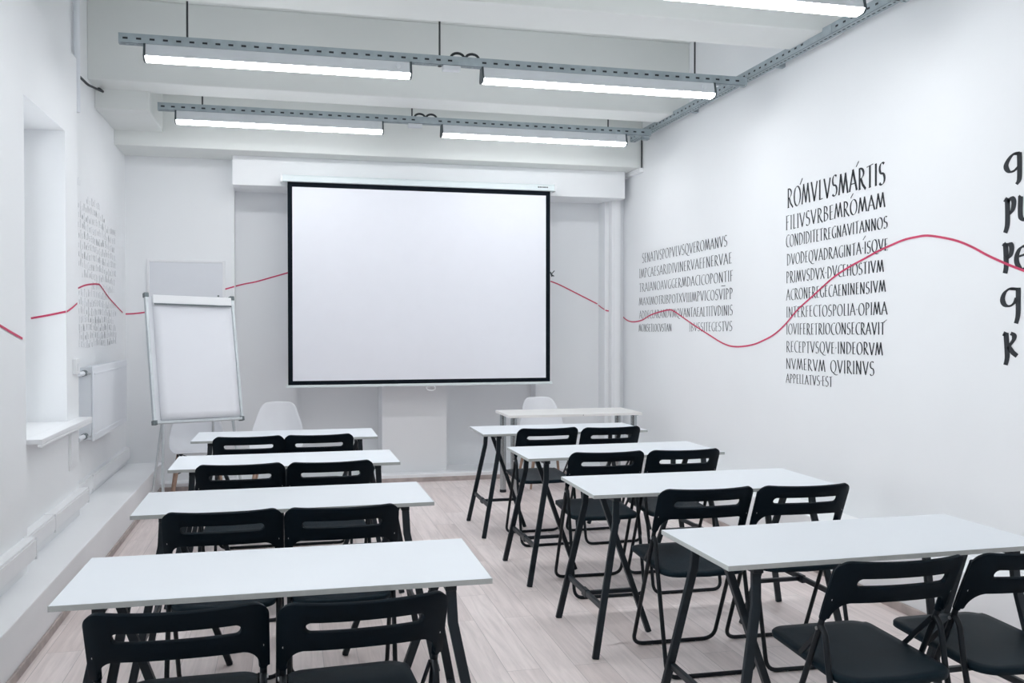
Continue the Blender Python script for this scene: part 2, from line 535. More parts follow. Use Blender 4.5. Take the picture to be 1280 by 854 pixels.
def nib_stroke(mb, pts, W, thin, place, ang=20):
    """pen stroke in letter space (unit = cap height) mapped by place(x, y)"""
    nx, ny = math.cos(math.radians(ang)), math.sin(math.radians(ang))
    L, R = [], []
    for i, p in enumerate(pts):
        a, c = pts[max(i - 1, 0)], pts[min(i + 1, len(pts) - 1)]
        dx, dy = c[0] - a[0], c[1] - a[1]
        l = math.hypot(dx, dy) or 1
        dx, dy = dx / l, dy / l
        w = max(thin, W * abs(dx * ny - dy * nx)) / 2
        L.append(place(p[0] - dy * w, p[1] + dx * w))
        R.append(place(p[0] + dy * w, p[1] - dx * w))
    n = len(pts)
    mb.add(L + R, [(i, i + 1, n + i + 1, n + i) for i in range(n - 1)])


def text_line(text, pl, plt, pr, prt, ax, val, nrm, m, parent, W=0.15, thin=0.036, off=0.0015, spread=0.09, jit=0.02, inv=None):
    """letters between a left and a right edge of the line; each edge = pixel of base and of top"""
    n = Vector(nrm) * off
    A, At, B, Bt = (at(*q, ax, val) + n for q in (pl, plt, pr, prt))
    tot = sum(GL[c][0] + spread for c in text) - spread
    mb = MB()
    x = 0
    hgt = ((At - A).length + (Bt - B).length) / 2
    asp = (B - A).length / tot / hgt           # horizontal stretch per unit
    for c in text:
        w, strokes = GL[c]
        k = 1 + random.uniform(-jit, jit)
        dy = random.uniform(-jit, jit)

        def place(px, py, x=x, k=k, dy=dy):
            s = (x + px) / tot
            return A.lerp(B, s) * 1.0 + (At - A).lerp(Bt - B, s) * (py * k + dy)
        for st in strokes:
            nib_stroke(mb, st, W * (0.82 + 0.3 * x / tot) / max(0.6, min(1.5, asp)), thin, place)
        x += w + spread
    o = mb.build('text_line', m, parent, fix=False)
    o.matrix_parent_inverse = parent_inv(parent)
    return o


def parent_inv(p):
    return Matrix.Translation(-Vector(p.location))


NR = (-1, 0, 0)
t = thing('wall_inscription', 'tall block of eleven lines of black Roman capitals beginning ROMVLVS on the right wall', 'wall lettering', (XR, 5.7, 1.2), group='Latin lettering on the walls')
K = 0.12295
def c1(x, y): return (980 + x * K, 195 + y * K)
def c2(x, y): return (980 + x * K, 290 + y * K)
def c3(x, y): return (980 + x * K, 385 + y * K)
rom = [('ROMVLVSMARTIS', c1(35, 528), c1(35, 335), c1(1032, 278), c1(1032, 55)),
       ('FILIVSVRBEMROMAM', c1(20, 757), c1(20, 615), c1(1030, 520), c1(1030, 365)),
       ('CONDIDITETREGNAVITANNOS', c2(22, 158), c2(22, 38), c1(1055, 730), c1(1055, 610)),
       ('DVODEQVADRAGINTA.ISQVE', c2(30, 340), c2(30, 228), c2(1060, 185), c2(1060, 60)),
       ('PRIMVSDVX.DVCEHOSTIVM', c2(25, 520), c2(25, 405), c2(1015, 405), c2(1015, 285)),
       ('ACRONEREGECAENINENSIVM', c2(25, 695), c2(25, 585), c2(1035, 610), c2(1035, 490)),
       ('INTERFECTOSPOLIA.OPIMA', c3(25, 95), c3(25, -10), c3(1052, 68), c3(1052, -62)),
       ('IOVIFERETRIOCONSECRAVIT', c3(25, 270), c3(25, 162), c3(1025, 270), c3(1025, 145)),
       ('RECEPTVSQVE.INDEORVM', c3(25, 448), c3(25, 340), c3(1005, 482), c3(1005, 352)),
       ('NVMERVM QVIRINVS', c3(22, 616), c3(22, 510), c3(920, 690), c3(920, 550)),
       ('APPELLATVS.EST', c3(22, 758), c3(22, 668), c3(492, 803), c3(492, 700))]
for a in rom:
    text_line(*a, 0, XR, NR, M['paint_black'], t, W=0.14)
mb = MB()
def smooth2(P, n=5):
    if len(P) < 4:
        return P
    S = []
    for i in range(len(P) - 1):
        p0, p1, p2, p3 = P[max(i - 1, 0)], P[i], P[i + 1], P[min(i + 2, len(P) - 1)]
        for k in range(n):
            t = k / n
            S.append(tuple(0.5 * (2 * b + (c - a) * t + (2 * a - 5 * b + 4 * c - d) * t * t + (3 * b - a - 3 * c + d) * t ** 3) for a, b, c, d in zip(p0, p1, p2, p3)))
    return S + [P[-1]]


def strokes_px(mb, lst, ax, val, nrm, W, thin, unit, off=0.0015, ang=20):
    n = Vector(nrm) * off
    for st in lst:
        st = smooth2(st)
        nib_stroke(mb, [(p[0] / unit, -p[1] / unit) for p in st], W, thin, lambda x, y: at(x * unit, -y * unit, ax, val) + n, ang)
strokes_px(mb, [[c1(165, 292), c1(190, 225)], [c1(735, 112), c1(762, 52)], [c1(680, 430), c1(706, 380)], [c2(805, 82), c2(832, 38)], [c3(1010, 150), c3(1048, 120)]], 0, XR, NR, 0.10, 0.05, 13)
o = mb.build('accent_stroke', M['paint_black'], t, fix=False)
o.matrix_parent_inverse = parent_inv(t)

t = thing('wall_inscription', 'smaller six-line block of thin grey capitals near the far corner of the right wall', 'wall lettering', (XR, 7.6, 1.4), group='Latin lettering on the walls')
J = 0.10547
def d1(x, y): return (790 + x * J, 285 + y * J)
def d2(x, y): return (790 + x * J, 350 + y * J)
for a in [('SENATVSPOPVLVSQVEROMANVS', d1(122, 415), d1(122, 305), d1(1130, 215), d1(1130, 85)),
          ('IMPCAESARIDIVINERVAEFNERVAE', d1(88, 595), d1(88, 490), d1(1185, 420), d1(1185, 290)),
          ('TRAIANOAVGGERMDACICOPONTIF', d2(88, 142), d2(88, 45), d1(1200, 630), d1(1200, 505)),
          ('MAXIMOTRIBPOTXVIIIMPVICOSVIPP', d2(85, 302), d2(85, 215), d2(1195, 222), d2(1195, 92)),
          ('ADDECLARANDVMQVANTAEALTITVDINIS', d2(88, 458), d2(88, 370), d2(1195, 418), d2(1195, 298)),
          ('MONSETLOCVSTAN', d2(82, 610), d2(82, 525), d2(470, 610), d2(470, 520)),
          ('IBVSSITEGESTVS', d2(680, 608), d2(680, 515), d2(1190, 605), d2(1190, 490))]:
    text_line(*a, 0, XR, NR, M['paint_soft'], t, W=0.135)
mb = MB()
strokes_px(mb, [[d2(1060, 72), d2(1108, 68)]], 0, XR, NR, 0.10, 0.06, 13)
o = mb.build('accent_stroke', M['paint_soft'], t, fix=False)
o.matrix_parent_inverse = parent_inv(t)

t = thing('wall_inscription', 'large bold black uncial letters at the near end of the right wall', 'wall lettering', (XR, 4.5, 1.4), group='Latin lettering on the walls')
def e1(x, y): return (1245 + x * 0.1636, 180 + y * 0.1636)
def e2(x, y): return (1245 + x * 0.1872, 310 + y * 0.1872)
def oval(cx, cy, rx, ry, a0, a1, fn, n=14): return [fn(cx + rx * math.cos(math.radians(a0 + (a1 - a0) * k / n)), cy - ry * math.sin(math.radians(a0 + (a1 - a0) * k / n))) for k in range(n + 1)]
big = [
    ('letter_q', [[e1(185, 65), e1(140, 75), e1(105, 110), e1(80, 160), e1(85, 195), e1(110, 213), e1(140, 205), e1(172, 175)], [e1(180, 62), e1(182, 150), e1(180, 265), e1(158, 308)], [e1(140, 78), e1(188, 78)]]),
    ('letter_p', [[e1(68, 445), e1(90, 412)], [e1(88, 415), e1(90, 520), e1(88, 620), e1(72, 680)], [e1(88, 450), e1(120, 410), e1(138, 440), e1(130, 500), e1(105, 535)]]),
    ('letter_u', [[e1(178, 410), e1(190, 395)], [e1(190, 400), e1(188, 540), e1(205, 575), e1(235, 580), e1(262, 555)], [e1(268, 395), e1(268, 560), e1(285, 580)]]),
    ('letter_p', [[e1(52, 780), e1(78, 755)], [e1(74, 758), e1(78, 850), e2(68, 60), e2(70, 120), e2(62, 170)], [e1(76, 790), e1(108, 760), e1(122, 795), e1(112, 850), e1(85, 880)]]),
    ('letter_e', [[e1(222, 775), e1(185, 800), e1(162, 850), e1(160, 900), e1(178, 940), e1(205, 955), e1(240, 940)], [e1(222, 778), e1(242, 800), e1(225, 840), e1(175, 860)]]),
    ('letter_q', [[e2(140, 272), e2(95, 272), e2(60, 300), e2(45, 345), e2(60, 380), e2(95, 388), e2(125, 365), e2(140, 335)], [e2(150, 265), e2(150, 360), e2(148, 450), e2(135, 505)], [e2(95, 275), e2(152, 278)]]),
    ('letter_k', [[e2(55, 590), e2(68, 562)], [e2(68, 568), e2(74, 660), e2(76, 730), e2(65, 782)], [e2(100, 570), e2(122, 585), e2(118, 615), e2(82, 665)], [e2(85, 660), e2(115, 700), e2(142, 722)]]),
]
for nm, st in big:
    mb = MB()
    strokes_px(mb, st, 0, XR, NR, 0.52, 0.20, 13, ang=18)
    o = mb.build(nm, M['paint_black'], t, fix=False)
    o.matrix_parent_inverse = parent_inv(t)

t = thing('wall_inscription', 'faint pale grey handwritten inscription on the left wall above the radiator', 'wall lettering', (XL, 7.8, 1.4), group='Latin lettering on the walls')
rowsz = [(7.07, 7.12, 2.52), (7.35, 7.95, 2.43), (7.08, 8.1, 2.36), (7.08, 8.62, 2.29), (7.08, 8.62, 2.22), (7.08, 8.55, 2.15), (7.08, 8.6, 2.08), (7.08, 8.6, 2.01), (7.08, 8.58, 1.94), (7.2, 8.55, 1.87), (7.5, 8.55, 1.80),
         (7.08, 8.3, 1.735), (7.08, 8.6, 1.665), (7.08, 8.6, 1.60), (7.08, 8.5, 1.54), (7.08, 8.6, 1.48), (7.08, 8.6, 1.42), (7.08, 8.6, 1.36)]
for y0, y1, z in rowsz:
    n = max(2, int((y1 - y0) / 0.062))
    s = ''.join(random.choice('AVIENTISMOLRVCDI') for _ in range(n))
    mb = MB()
    x = 0
    for c in s:
        for st in GL[c][1]:
            nib_stroke(mb, st, 0.13, 0.05, lambda px, py, x=x, z=z: (XL + 0.0015, y0 + x + px * 0.048 + 0.006 * math.sin(31 * x + 50 * z), z + (0.044 + 0.012 * math.sin(47 * x + 90 * z)) * py + 0.006 * math.sin(9 * x + 20 * z)))
        x += 0.062
    o = mb.build('text_line', M['paint_grey'], t, fix=False)
    o.matrix_parent_inverse = parent_inv(t)

mb = MB()
strokes_px(mb, [[(690, 346), (688, 340)], [(689, 343), (693, 338.5)], [(689, 343), (692.5, 345.5)]], 1, 9.22, (0, -1, 0), 0.12, 0.08, 13)
tag(mb.build('wall_letter', M['paint_soft'], fix=False), 'tiny dark painted mark beside the right edge of the projector screen', 'wall lettering')

# ------------------------------------------------------------ left wall fittings
def trunking(label, x0, x1, y0, y1, z0, z1, joints, caps):
    t = thing('cable_trunking', label, 'cable trunking', (x0, y0, z0), group='white cable trunking along the left wall')
    def lb(b, nm, bev=0.003):
        o = b.build(nm, M['white_plastic'], t, bevel=bev)
        o.matrix_parent_inverse = parent_inv(t)
    lb(MB().box(x0, x1 - 0.006, y0, y1, z0, z1), 'channel')
    lb(MB().box(x1 - 0.006, x1, y0 + 0.002, y1 - 0.002, z0 + 0.012, z1 - 0.012), 'lid', 0.002)
    for j in joints:
        lb(MB().box(x0, x1 + 0.004, j - 0.022, j + 0.022, z0 - 0.004, z1 + 0.004), 'joint_cover', 0.003)
    for j in caps:
        lb(MB().box(x0, x1 + 0.003, j - 0.004, j + 0.004, z0 - 0.003, z1 + 0.003), 'end_cap', 0.002)

trunking('white cable trunking on the nearest pilaster, left edge of the picture', XP, XP + 0.06, YB, 5.085, 0.33, 0.44, [], [5.083])
trunking('white cable trunking with a joint clip below the window sill', XT, XT + 0.06, 5.10, 6.615, 0.335, 0.435, [5.72], [6.615])
trunking('thin white cable trunking on the far left wall under the radiator', XL, XL + 0.042, 6.625, 9.0, 0.30, 0.41, [7.35], [8.97])

# radiator
t = thing('radiator', 'white panel radiator hanging on the left wall beyond the window', 'radiator', (XL, 7.5, 0.71))
def rb(b, nm, m, bev=0.004):
    o = b.build(nm, m, t, bevel=bev)
    o.matrix_parent_inverse = parent_inv(t)
    return o
RX, RY0, RY1, RZ0, RZ1 = -1.30, 6.84, 8.20, 0.715, 1.235
rb(MB().box(RX - 0.016, RX, RY0, RY1, RZ0, RZ1), 'front_panel', M['white_enamel'], 0.008)
b = MB()
b.box(RX, RX + 0.004, RY0 + 0.03, RY1 - 0.03, RZ1 - 0.06, RZ1 - 0.045)
b.box(RX, RX + 0.004, RY0 + 0.03, RY1 - 0.03, RZ0 + 0.03, RZ0 + 0.05)
rb(b, 'pressed_rib', M['white_enamel'], 0.002)
rb(MB().box(RX - 0.10, RX - 0.085, RY0 + 0.01, RY1 - 0.01, RZ0 + 0.01, RZ1 - 0.01), 'back_panel', M['white_enamel'])
for yy in (RY0, RY1 - 0.006):
    rb(MB().box(RX - 0.10, RX - 0.016, yy, yy + 0.006, RZ0 + 0.01, RZ1 - 0.008), 'side_panel', M['white_enamel'], 0.002)
b = MB()
for k in range(34):
    yy = RY0 + 0.03 + k * (RY1 - RY0 - 0.06) / 33
    b.box(RX - 0.085, RX - 0.016, yy - 0.010, yy + 0.010, RZ1 - 0.012, RZ1 - 0.006)
rb(b, 'top_grille', M['white_enamel'], 0)
for zz in (RZ1 - 0.045, RZ0 + 0.04):
    rb(MB().tube([(RX - 0.055, 6.60, zz), (RX - 0.055, RY0 - 0.06, zz)], 0.017), 'pipe', M['white_enamel'], 0)
    rb(MB().tube([(RX - 0.055, RY0 - 0.065, zz), (RX - 0.055, RY0, zz)], [0.021, 0.021], 10), 'valve', M['grey_plastic'], 0.003)
    rb(MB().tube([(RX - 0.055, RY0 - 0.03, zz), (RX - 0.012, RY0 - 0.03, zz - 0.004)], 0.008, 8), 'valve_handle', M['rivet'], 0)
b = MB()
for yy in (7.1, 7.95):
    b.box(XL, RX - 0.10, yy - 0.015, yy + 0.015, RZ0 + 0.1, RZ1 - 0.1)
rb(b, 'bracket', M['white_enamel'], 0)

t = thing('wall_switch', 'small white switch box on the wall edge above the window sill', 'switch', (XT, 6.50, 1.24))
MB().box(0, 0.022, -0.055, 0.055, -0.04, 0.06).build('switch_box', M['white_plastic'], t, bevel=0.004)
MB().box(0.022, 0.028, -0.022, 0.022, -0.02, 0.03).build('rocker', M['white_plastic'], t, bevel=0.002)
t = thing('access_panel', 'flat white access panel on the wall below the window sill', 'access panel', (XT, 6.43, 0.59))
MB().box(0, 0.008, -0.12, 0.12, 0, 0.27).build('panel_frame', M['white_plastic'], t, bevel=0.002)
MB().box(0.008, 0.012, -0.095, 0.095, 0.03, 0.24).build('panel_door', M['white_plastic'], t, bevel=0.002)
o = MB().tube([(XL + 0.03, 6.93, 3.0), (XL + 0.03, 6.93, ZC)], 0.022).build('heating_pipe', M['white_enamel'])
tag(o, 'vertical white pipe rising behind the window wall at top left', 'pipe')
o = MB().tube(fillet([(XL + 0.012, 6.95, 3.285), (XL + 0.05, 7.2, 3.26), (XL + 0.07, 7.66, 3.325), (XL + 0.03, 7.68, 3.36)], 0.05), 0.009, 8).build('cable', M['dark'])
tag(o, 'short dark cable poking out of the left wall under the ceiling beam', 'cable')

# ------------------------------------------------------------ far right corner duct
t = thing('cable_duct', 'white vertical cable duct in the far right corner', 'cable duct', (3.33, 8.97, 0.33))
MB().box(-0.075, 0.022, -0.03, 0.058, -0.25, 2.745).build('duct_body', M['white_plastic'], t, bevel=0.003)
MB().box(-0.05, 0.0, -0.036, -0.03, -0.24, 2.74).build('duct_lid', M['white_plastic'], t, bevel=0.002)
MB().tube([(-0.072, -0.034, 2.748), (-0.03, -0.05, 2.757), (0.02, -0.052, 2.757)], 0.012, 8).build('dark_plug', M['dark'], t)
o = MB().box(XR - 0.045, XR, 8.49, 8.94, 3.035, 3.078).build('cable_duct', M['white_plastic'], bevel=0.003)
tag(o, 'short white cable duct running under the far ceiling beam on the right wall', 'cable duct')
o = MB().tube([(XR - 0.015, 8.497, 3.07), (XR - 0.015, 8.497, 3.36)], 0.006, 8).build('cable', M['dark'])
tag(o, 'thin dark vertical cable at the right end of the far ceiling beam', 'cable')

# ------------------------------------------------------------ perforated rails
def holed(mb, o, ux, uy, length, height, pitch, hw, hh, hc, thick):
    """panel from o along ux (length) and uy (height) with a row of slots at height hc"""
    o, ux, uy = Vector(o), Vector(ux), Vector(uy)
    n = ux.cross(uy)

    def slab(a0, a1, b0, b1):
        vs = []
        for t in (0, thick):
            for a, b_ in ((a0, b0), (a1, b0), (a1, b1), (a0, b1)):
                vs.append(o + ux * a + uy * b_ + n * t)
        mb.add(vs, [(0, 1, 2, 3), (7, 6, 5, 4), (0, 4, 5, 1), (1, 5, 6, 2), (2, 6, 7, 3), (3, 7, 4, 0)])
    slab(0, length, 0, hc - hh / 2)
    slab(0, length, hc + hh / 2, height)
    k = 0
    a = 0
    c = pitch / 2
    while c + hw / 2 < length:
        slab(a, c - hw / 2, hc - hh / 2, hc + hh / 2)
        a = c + hw / 2
        c += pitch
    slab(a, length, hc - hh / 2, hc + hh / 2)


def rail_body(length, h=0.056, w=0.045, pitch=0.078):
    mb = MB()
    holed(mb, (0, -w / 2, 0), (1, 0, 0), (0, 0, 1), length, h, pitch, 0.030, 0.013, h * 0.5, 0.002)     # near side
    mb.box(0, length, w / 2 - 0.002, w / 2, 0, h)
    holed(mb, (0, w / 2, -0.002), (1, 0, 0), (0, -1, 0), length, w, pitch * 0.62, 0.034, 0.014, w / 2, 0.002)
    mb.box(0, length, -w / 2, w / 2, h, h + 0.002)
    mb.box(0, 0.002, -w / 2 + 0.002, w / 2 - 0.002, 0.002, h)
    mb.box(0, length, -w / 2 - 0.003, -w / 2, h - 0.006, h + 0.002)
    return mb

ROWS = [(6.1, -1.0, 3.25, 'perforated steel rail carrying the nearer full row of ceiling lights'),
        (7.9, -1.005, 3.25, 'perforated steel rail carrying the far row of ceiling lights'),
        (4.3, -1.0, 3.25, 'perforated steel rail above the cut-off light at the top right corner')]
RZ = 3.262
for i, (y, x0, x1, lab) in enumerate(ROWS):
    t = thing('perforated_rail', lab, 'rail', (x0, y, RZ), group='perforated rails under the ceiling')
    rail_body(x1 - x0).build('channel', M['galv'], t)
    MB().box(0.01, x1 - x0 - 0.01, -0.0195, 0.0195, 0.003, 0.052).build('slot_shade_block', M['dark'], t)  # added dark box, stands in for the shade inside the channel slots
    for xr in ((-0.60, 1.0, 2.85) if i != 1 else (-0.663, 1.054, 2.84)):
        MB().tube([(xr - x0, 0, 0.0), (xr - x0, 0, ZC - RZ)], 0.0065, 8).build('threaded_rod', M['rod'], t)
        MB().tube([(xr - x0, 0, -0.012), (xr - x0, 0, -0.002)], 0.012, 6).build('nut', M['rod'], t)
    if i < 2:
        MB().box(1.02 - x0, 1.14 - x0, -0.03, 0.03, -0.035, -0.004).build('junction_box', M['lamp_body'], t, bevel=0.004)
        for xc in (1.12, 1.22):
            MB().tube([(xc - x0 + 0.045 * math.cos(a), -0.012, 0.052 + 0.032 * math.sin(a)) for a in [k * PI / 8 for k in range(9)]], 0.009, 8).build('cable_loop', M['dark'], t)
        MB().box(1.12 - x0, 1.24 - x0, -0.026, -0.0225, 0.004, 0.05).build('splice_plate', M['galv'], t, bevel=0.001)
t = thing('perforated_rail', 'long perforated steel rail running front to back beside the right wall', 'rail', (3.295, 8.46, RZ + 0.058), -PI / 2, group='perforated rails under the ceiling')
rail_body(7.46, 0.058, 0.05).build('channel', M['galv'], t)
MB().box(0.01, 7.45, -0.022, 0.022, 0.003, 0.054).build('slot_shade_block', M['dark'], t)  # same added box, its dark colour imitates shade behind the slots
MB().box(3.15, 3.42, -0.030, -0.026, 0.004, 0.052).build('splice_plate', M['galv'], t, bevel=0.001)
for yy in (1.2, 2.6, 4.5, 6.4):
    MB().box(yy - 0.02, yy + 0.02, 0.026, 0.125, 0.02, 0.05).build('bracket', M['galv'], t)
MB().box(0.30, 0.36, -0.03, 0.03, -0.045, -0.003).build('angle_plate', M['galv'], t)

# ------------------------------------------------------------ tube lights
def make_light(length, label, loc):
    t = thing('ceiling_light', label, 'ceiling light', loc, group='linear ceiling lights')
    prof = [(-0.030, 0.098), (0.030, 0.098), (0.051, 0.020), (-0.051, 0.020)]
    MB().prism(prof, 0, 0.012, length - 0.012).build('housing', M['lamp_body'], t, bevel=0.003)
    dif = [(-0.051, 0.020), (-0.052, 0.014), (-0.040, 0.001), (-0.02, -0.004), (0.02, -0.004), (0.040, 0.001), (0.052, 0.014), (0.051, 0.020)]
    MB().prism(dif, 0, 0.012, length - 0.012).build('diffuser', M['diffuser'], t)
    cap = [(-0.034, 0.1005), (0.034, 0.1005), (0.052, 0.032), (0.0565, 0.02), (0.043, 0.0), (0.02, -0.006), (-0.02, -0.006), (-0.043, 0.0), (-0.0565, 0.02), (-0.052, 0.032)]
    MB().prism(cap, 0, 0, 0.012).build('end_cap', M['lamp_cap'], t)
    MB().prism(cap, 0, length - 0.012, length).build('end_cap', M['lamp_cap'], t)
    MB().tube([(length - 0.09, -0.0515, 0.062), (length - 0.09, -0.040, 0.062)], 0.016, 12).build('cable_gland', M['lamp_body'], t)
    return t

LZ = 3.162
make_light(1.664, 'long white tube light, left one of the nearer pair above the room', (-0.855, 6.1, LZ))
make_light(1.715, 'long white tube light, right one of the nearer pair, beside the wall rail', (1.282, 6.1, LZ))
make_light(1.680, 'long white tube light, left one of the far pair in front of the screen', (-0.873, 7.9, LZ))
make_light(1.704, 'long white tube light, right one of the far pair above the screen corner', (1.305, 7.9, LZ))
make_light(1.70, 'white tube light cut off by the top edge of the picture', (1.26, 4.3, LZ))
make_light(1.664, 'white tube light on the nearest rail, left one, beyond the top edge', (-0.855, 4.3, LZ))
for yy in (0.9,):
    for xx in (-0.855, 1.27):
        make_light(1.68, 'white tube light further back on the ceiling behind the camera', (xx, yy, LZ))

# ------------------------------------------------------------ projector screen
SX0, SX1, SZ0, SZ1, SY = 0.010, 2.513, 0.970, 2.835, 8.66
t = thing('projector_screen', 'large white pull-down projector screen with a black border on the front wall', 'projector screen', (1.26, SY, 0.95))
def sb(b, nm, m, bev=0):
    o = b.build(nm, m, t, bevel=bev)
    o.matrix_parent_inverse = parent_inv(t)
    return o
prof = [(SY - 0.042, 2.838), (SY + 0.05, 2.838), (SY + 0.05, 2.90), (SY - 0.03, 2.90), (SY - 0.042, 2.885)]
sb(MB().prism(prof, 0, SX0 - 0.045, SX1 + 0.035), 'screen_case', M['case'], 0.004)
for xx in (SX0 - 0.062, SX1 + 0.035):
    sb(MB().box(xx, xx + 0.018, SY - 0.048, SY + 0.055, 2.832, 2.906), 'case_end_cap', M['white_plastic'], 0.004)
for xx in (SX0 + 0.3, SX1 - 0.3):
    sb(MB().box(xx - 0.03, xx + 0.03, SY + 0.05, 8.762, 2.85, 2.90), 'wall_bracket', M['white_plastic'], 0)
sb(MB().box(SX0 + 0.042, SX1 - 0.042, SY - 0.001, SY + 0.001, SZ0 + 0.04, SZ1 - 0.04), 'fabric', M['screen'])
b = MB()
b.box(SX0, SX0 + 0.042, SY - 0.0015, SY + 0.0012, SZ0, SZ1 + 0.003)
b.box(SX1 - 0.042, SX1, SY - 0.0015, SY + 0.0012, SZ0, SZ1 + 0.003)
b.box(SX0 + 0.042, SX1 - 0.042, SY - 0.0015, SY + 0.0012, SZ0, SZ0 + 0.04)
b.box(SX0 + 0.042, SX1 - 0.042, SY - 0.0015, SY + 0.0012, SZ1 - 0.04, SZ1 + 0.003)
sb(b, 'black_border', M['screen_black'])
sb(MB().box(SX0 - 0.018, SX1 + 0.02, SY - 0.014, SY + 0.012, SZ0 - 0.022, SZ0 + 0.002), 'bottom_bar', M['case'], 0.003)
hx = (SX0 + SX1) / 2 + 0.07
sb(MB().tube([(hx + 0.042 * math.cos(2 * PI * k / 18), SY - 0.004, SZ0 - 0.045 + 0.024 * math.sin(2 * PI * k / 18)) for k in range(18)], 0.0045, 8, True), 'pull_handle', M['white_plastic'])
b = MB()
for k, w in enumerate((0.012, 0.012, 0.010, 0.013, 0.011, 0.012)):
    x0 = SX1 - 0.135 + k * 0.0175
    b.box(x0, x0 + w, SY - 0.0435, SY - 0.042, 2.864, 2.876)
sb(b, 'logo_lettering', M['screen_black'])

# ------------------------------------------------------------ whiteboard on the front wall
t = thing('whiteboard', 'small white board on the front wall behind the flipchart', 'whiteboard', (-0.908, YF, 1.28))
MB().box(-0.325, 0.325, -0.016, -0.002, 0, 0.83).build('board_surface', M['board'], t)
b = MB()
for x0, x1, z0, z1 in ((-0.345, -0.322, -0.02, 0.855), (0.322, 0.345, -0.02, 0.855), (-0.322, 0.322, 0.83, 0.855), (-0.322, 0.322, -0.02, 0.004)):
    b.box(x0, x1, -0.022, 0, z0, z1)
b.build('board_frame', M['white_plastic'], t, bevel=0.003)
MB().tube([(0.285, -0.016, 0.518), (0.285, -0.03, 0.518)], 0.009, 10).build('magnet', M['grey_plastic'], t)

# ------------------------------------------------------------ flipchart
FY, FT, FR = 0.503, 0.216, -0.02
t = thing('flipchart', 'white flipchart easel with a paper pad standing in the far left corner', 'flipchart', (-1.004, 7.525, 0), FY)
FW, FHt, FZ = 0.741, 1.027, 0.763
BM = Matrix.Translation((0, 0, FZ)) @ Matrix.Rotation(-FT, 4, 'X') @ Matrix.Rotation(-FR, 4, 'Y')      # board frame: x right, z up the board, -y towards the room
def fb(b, nm, m, bev=0):
    b.v = [tuple(BM @ Vector(p)) for p in b.v]
    return b.build(nm, m, t, bevel=bev)
fb(MB().box(0.012, FW - 0.012, 0.0, 0.016, 0.01, FHt - 0.01), 'board', M['board'])
for x0 in (0, FW - 0.022):
    fb(MB().box(x0, x0 + 0.022, -0.012, 0.024, 0.012, FHt - 0.012), 'side_rail', M['alu'], 0.003)
fb(MB().box(0.02, FW - 0.02, -0.03, 0.02, -0.008, 0.012), 'pen_tray', M['alu'], 0.003)
for x0 in (-0.006, FW - 0.030):
    for z0 in (-0.014, FHt - 0.022):
        fb(MB().box(x0, x0 + 0.036, -0.016, 0.028, z0, z0 + 0.036), 'corner_cap', M['grey_plastic'], 0.004)
# paper pad, sheets slightly lifted at the bottom
b = MB()
nx, nz = 10, 16
vs = []
for side in (0, 1):
    for j in range(nz + 1):
        for i in range(nx + 1):
            u, w = i / nx, j / nz
            lift = 0.010 * (1 - w) ** 3 * math.sin(PI * u) + 0.004 * math.sin(9 * w + 3 * u) * (1 - w)
            vs.append((0.058 + u * (FW - 0.088), -0.010 - lift if side == 0 else -0.001, 0.02 + w * (FHt - 0.075)))
N = (nx + 1) * (nz + 1)
fs = []
for j in range(nz):
    for i in range(nx):
        a = j * (nx + 1) + i
        fs.append((a, a + 1, a + nx + 2, a + nx + 1))
        fs.append((N + a, N + a + nx + 1, N + a + nx + 2, N + a + 1))
for i in range(nx):
    fs.append((i, N + i, N + i + 1, i + 1))
    a = nz * (nx + 1) + i
    fs.append((a, a + 1, N + a + 1, N + a))
for j in range(nz):
    a = j * (nx + 1)
    fs.append((a, a + nx + 1, N + a + nx + 1, N + a))
    a = j * (nx + 1) + nx
    fs.append((a, N + a, N + a + nx + 1, a + nx + 1))
b.add(vs, fs, True)
fb(b, 'paper_pad', M['paper'])
fb(MB().box(0.055, FW - 0.03, -0.030, 0.0, FHt - 0.075, FHt - 0.006), 'clamp_bar', M['white_plastic'], 0.004)
fb(MB().box(0.06, FW - 0.035, -0.034, -0.026, FHt - 0.086, FHt - 0.075), 'clamp_edge', M['grey_plastic'], 0.001)
def leg_to(px, foot, nm, r=0.011, z=FZ + 0.02):
    MB().tube([px, foot], r, 10).build(nm, M['alu'], t)
    f = Vector(foot)
    MB().tube([f - Vector((0, 0, 0.0)), f + (Vector(px) - f).normalized() * 0.035], r + 0.004, 10).build('rubber_foot', M['dark'], t)
p = BM @ Vector((0.085, 0.02, 0.05))
leg_to(p, (0.055, -0.04, 0.006), 'leg')
p = BM @ Vector((FW - 0.085, 0.02, 0.05))
leg_to(p, (FW - 0.015, -0.04, 0.006), 'leg')
p = BM @ Vector((0.19, 0.03, 0.55))
leg_to(p, (0.11, 0.36, 0.006), 'leg')
p = BM @ Vector((FW - 0.19, 0.03, 0.55))
leg_to(p, (FW - 0.11, 0.36, 0.006), 'leg')

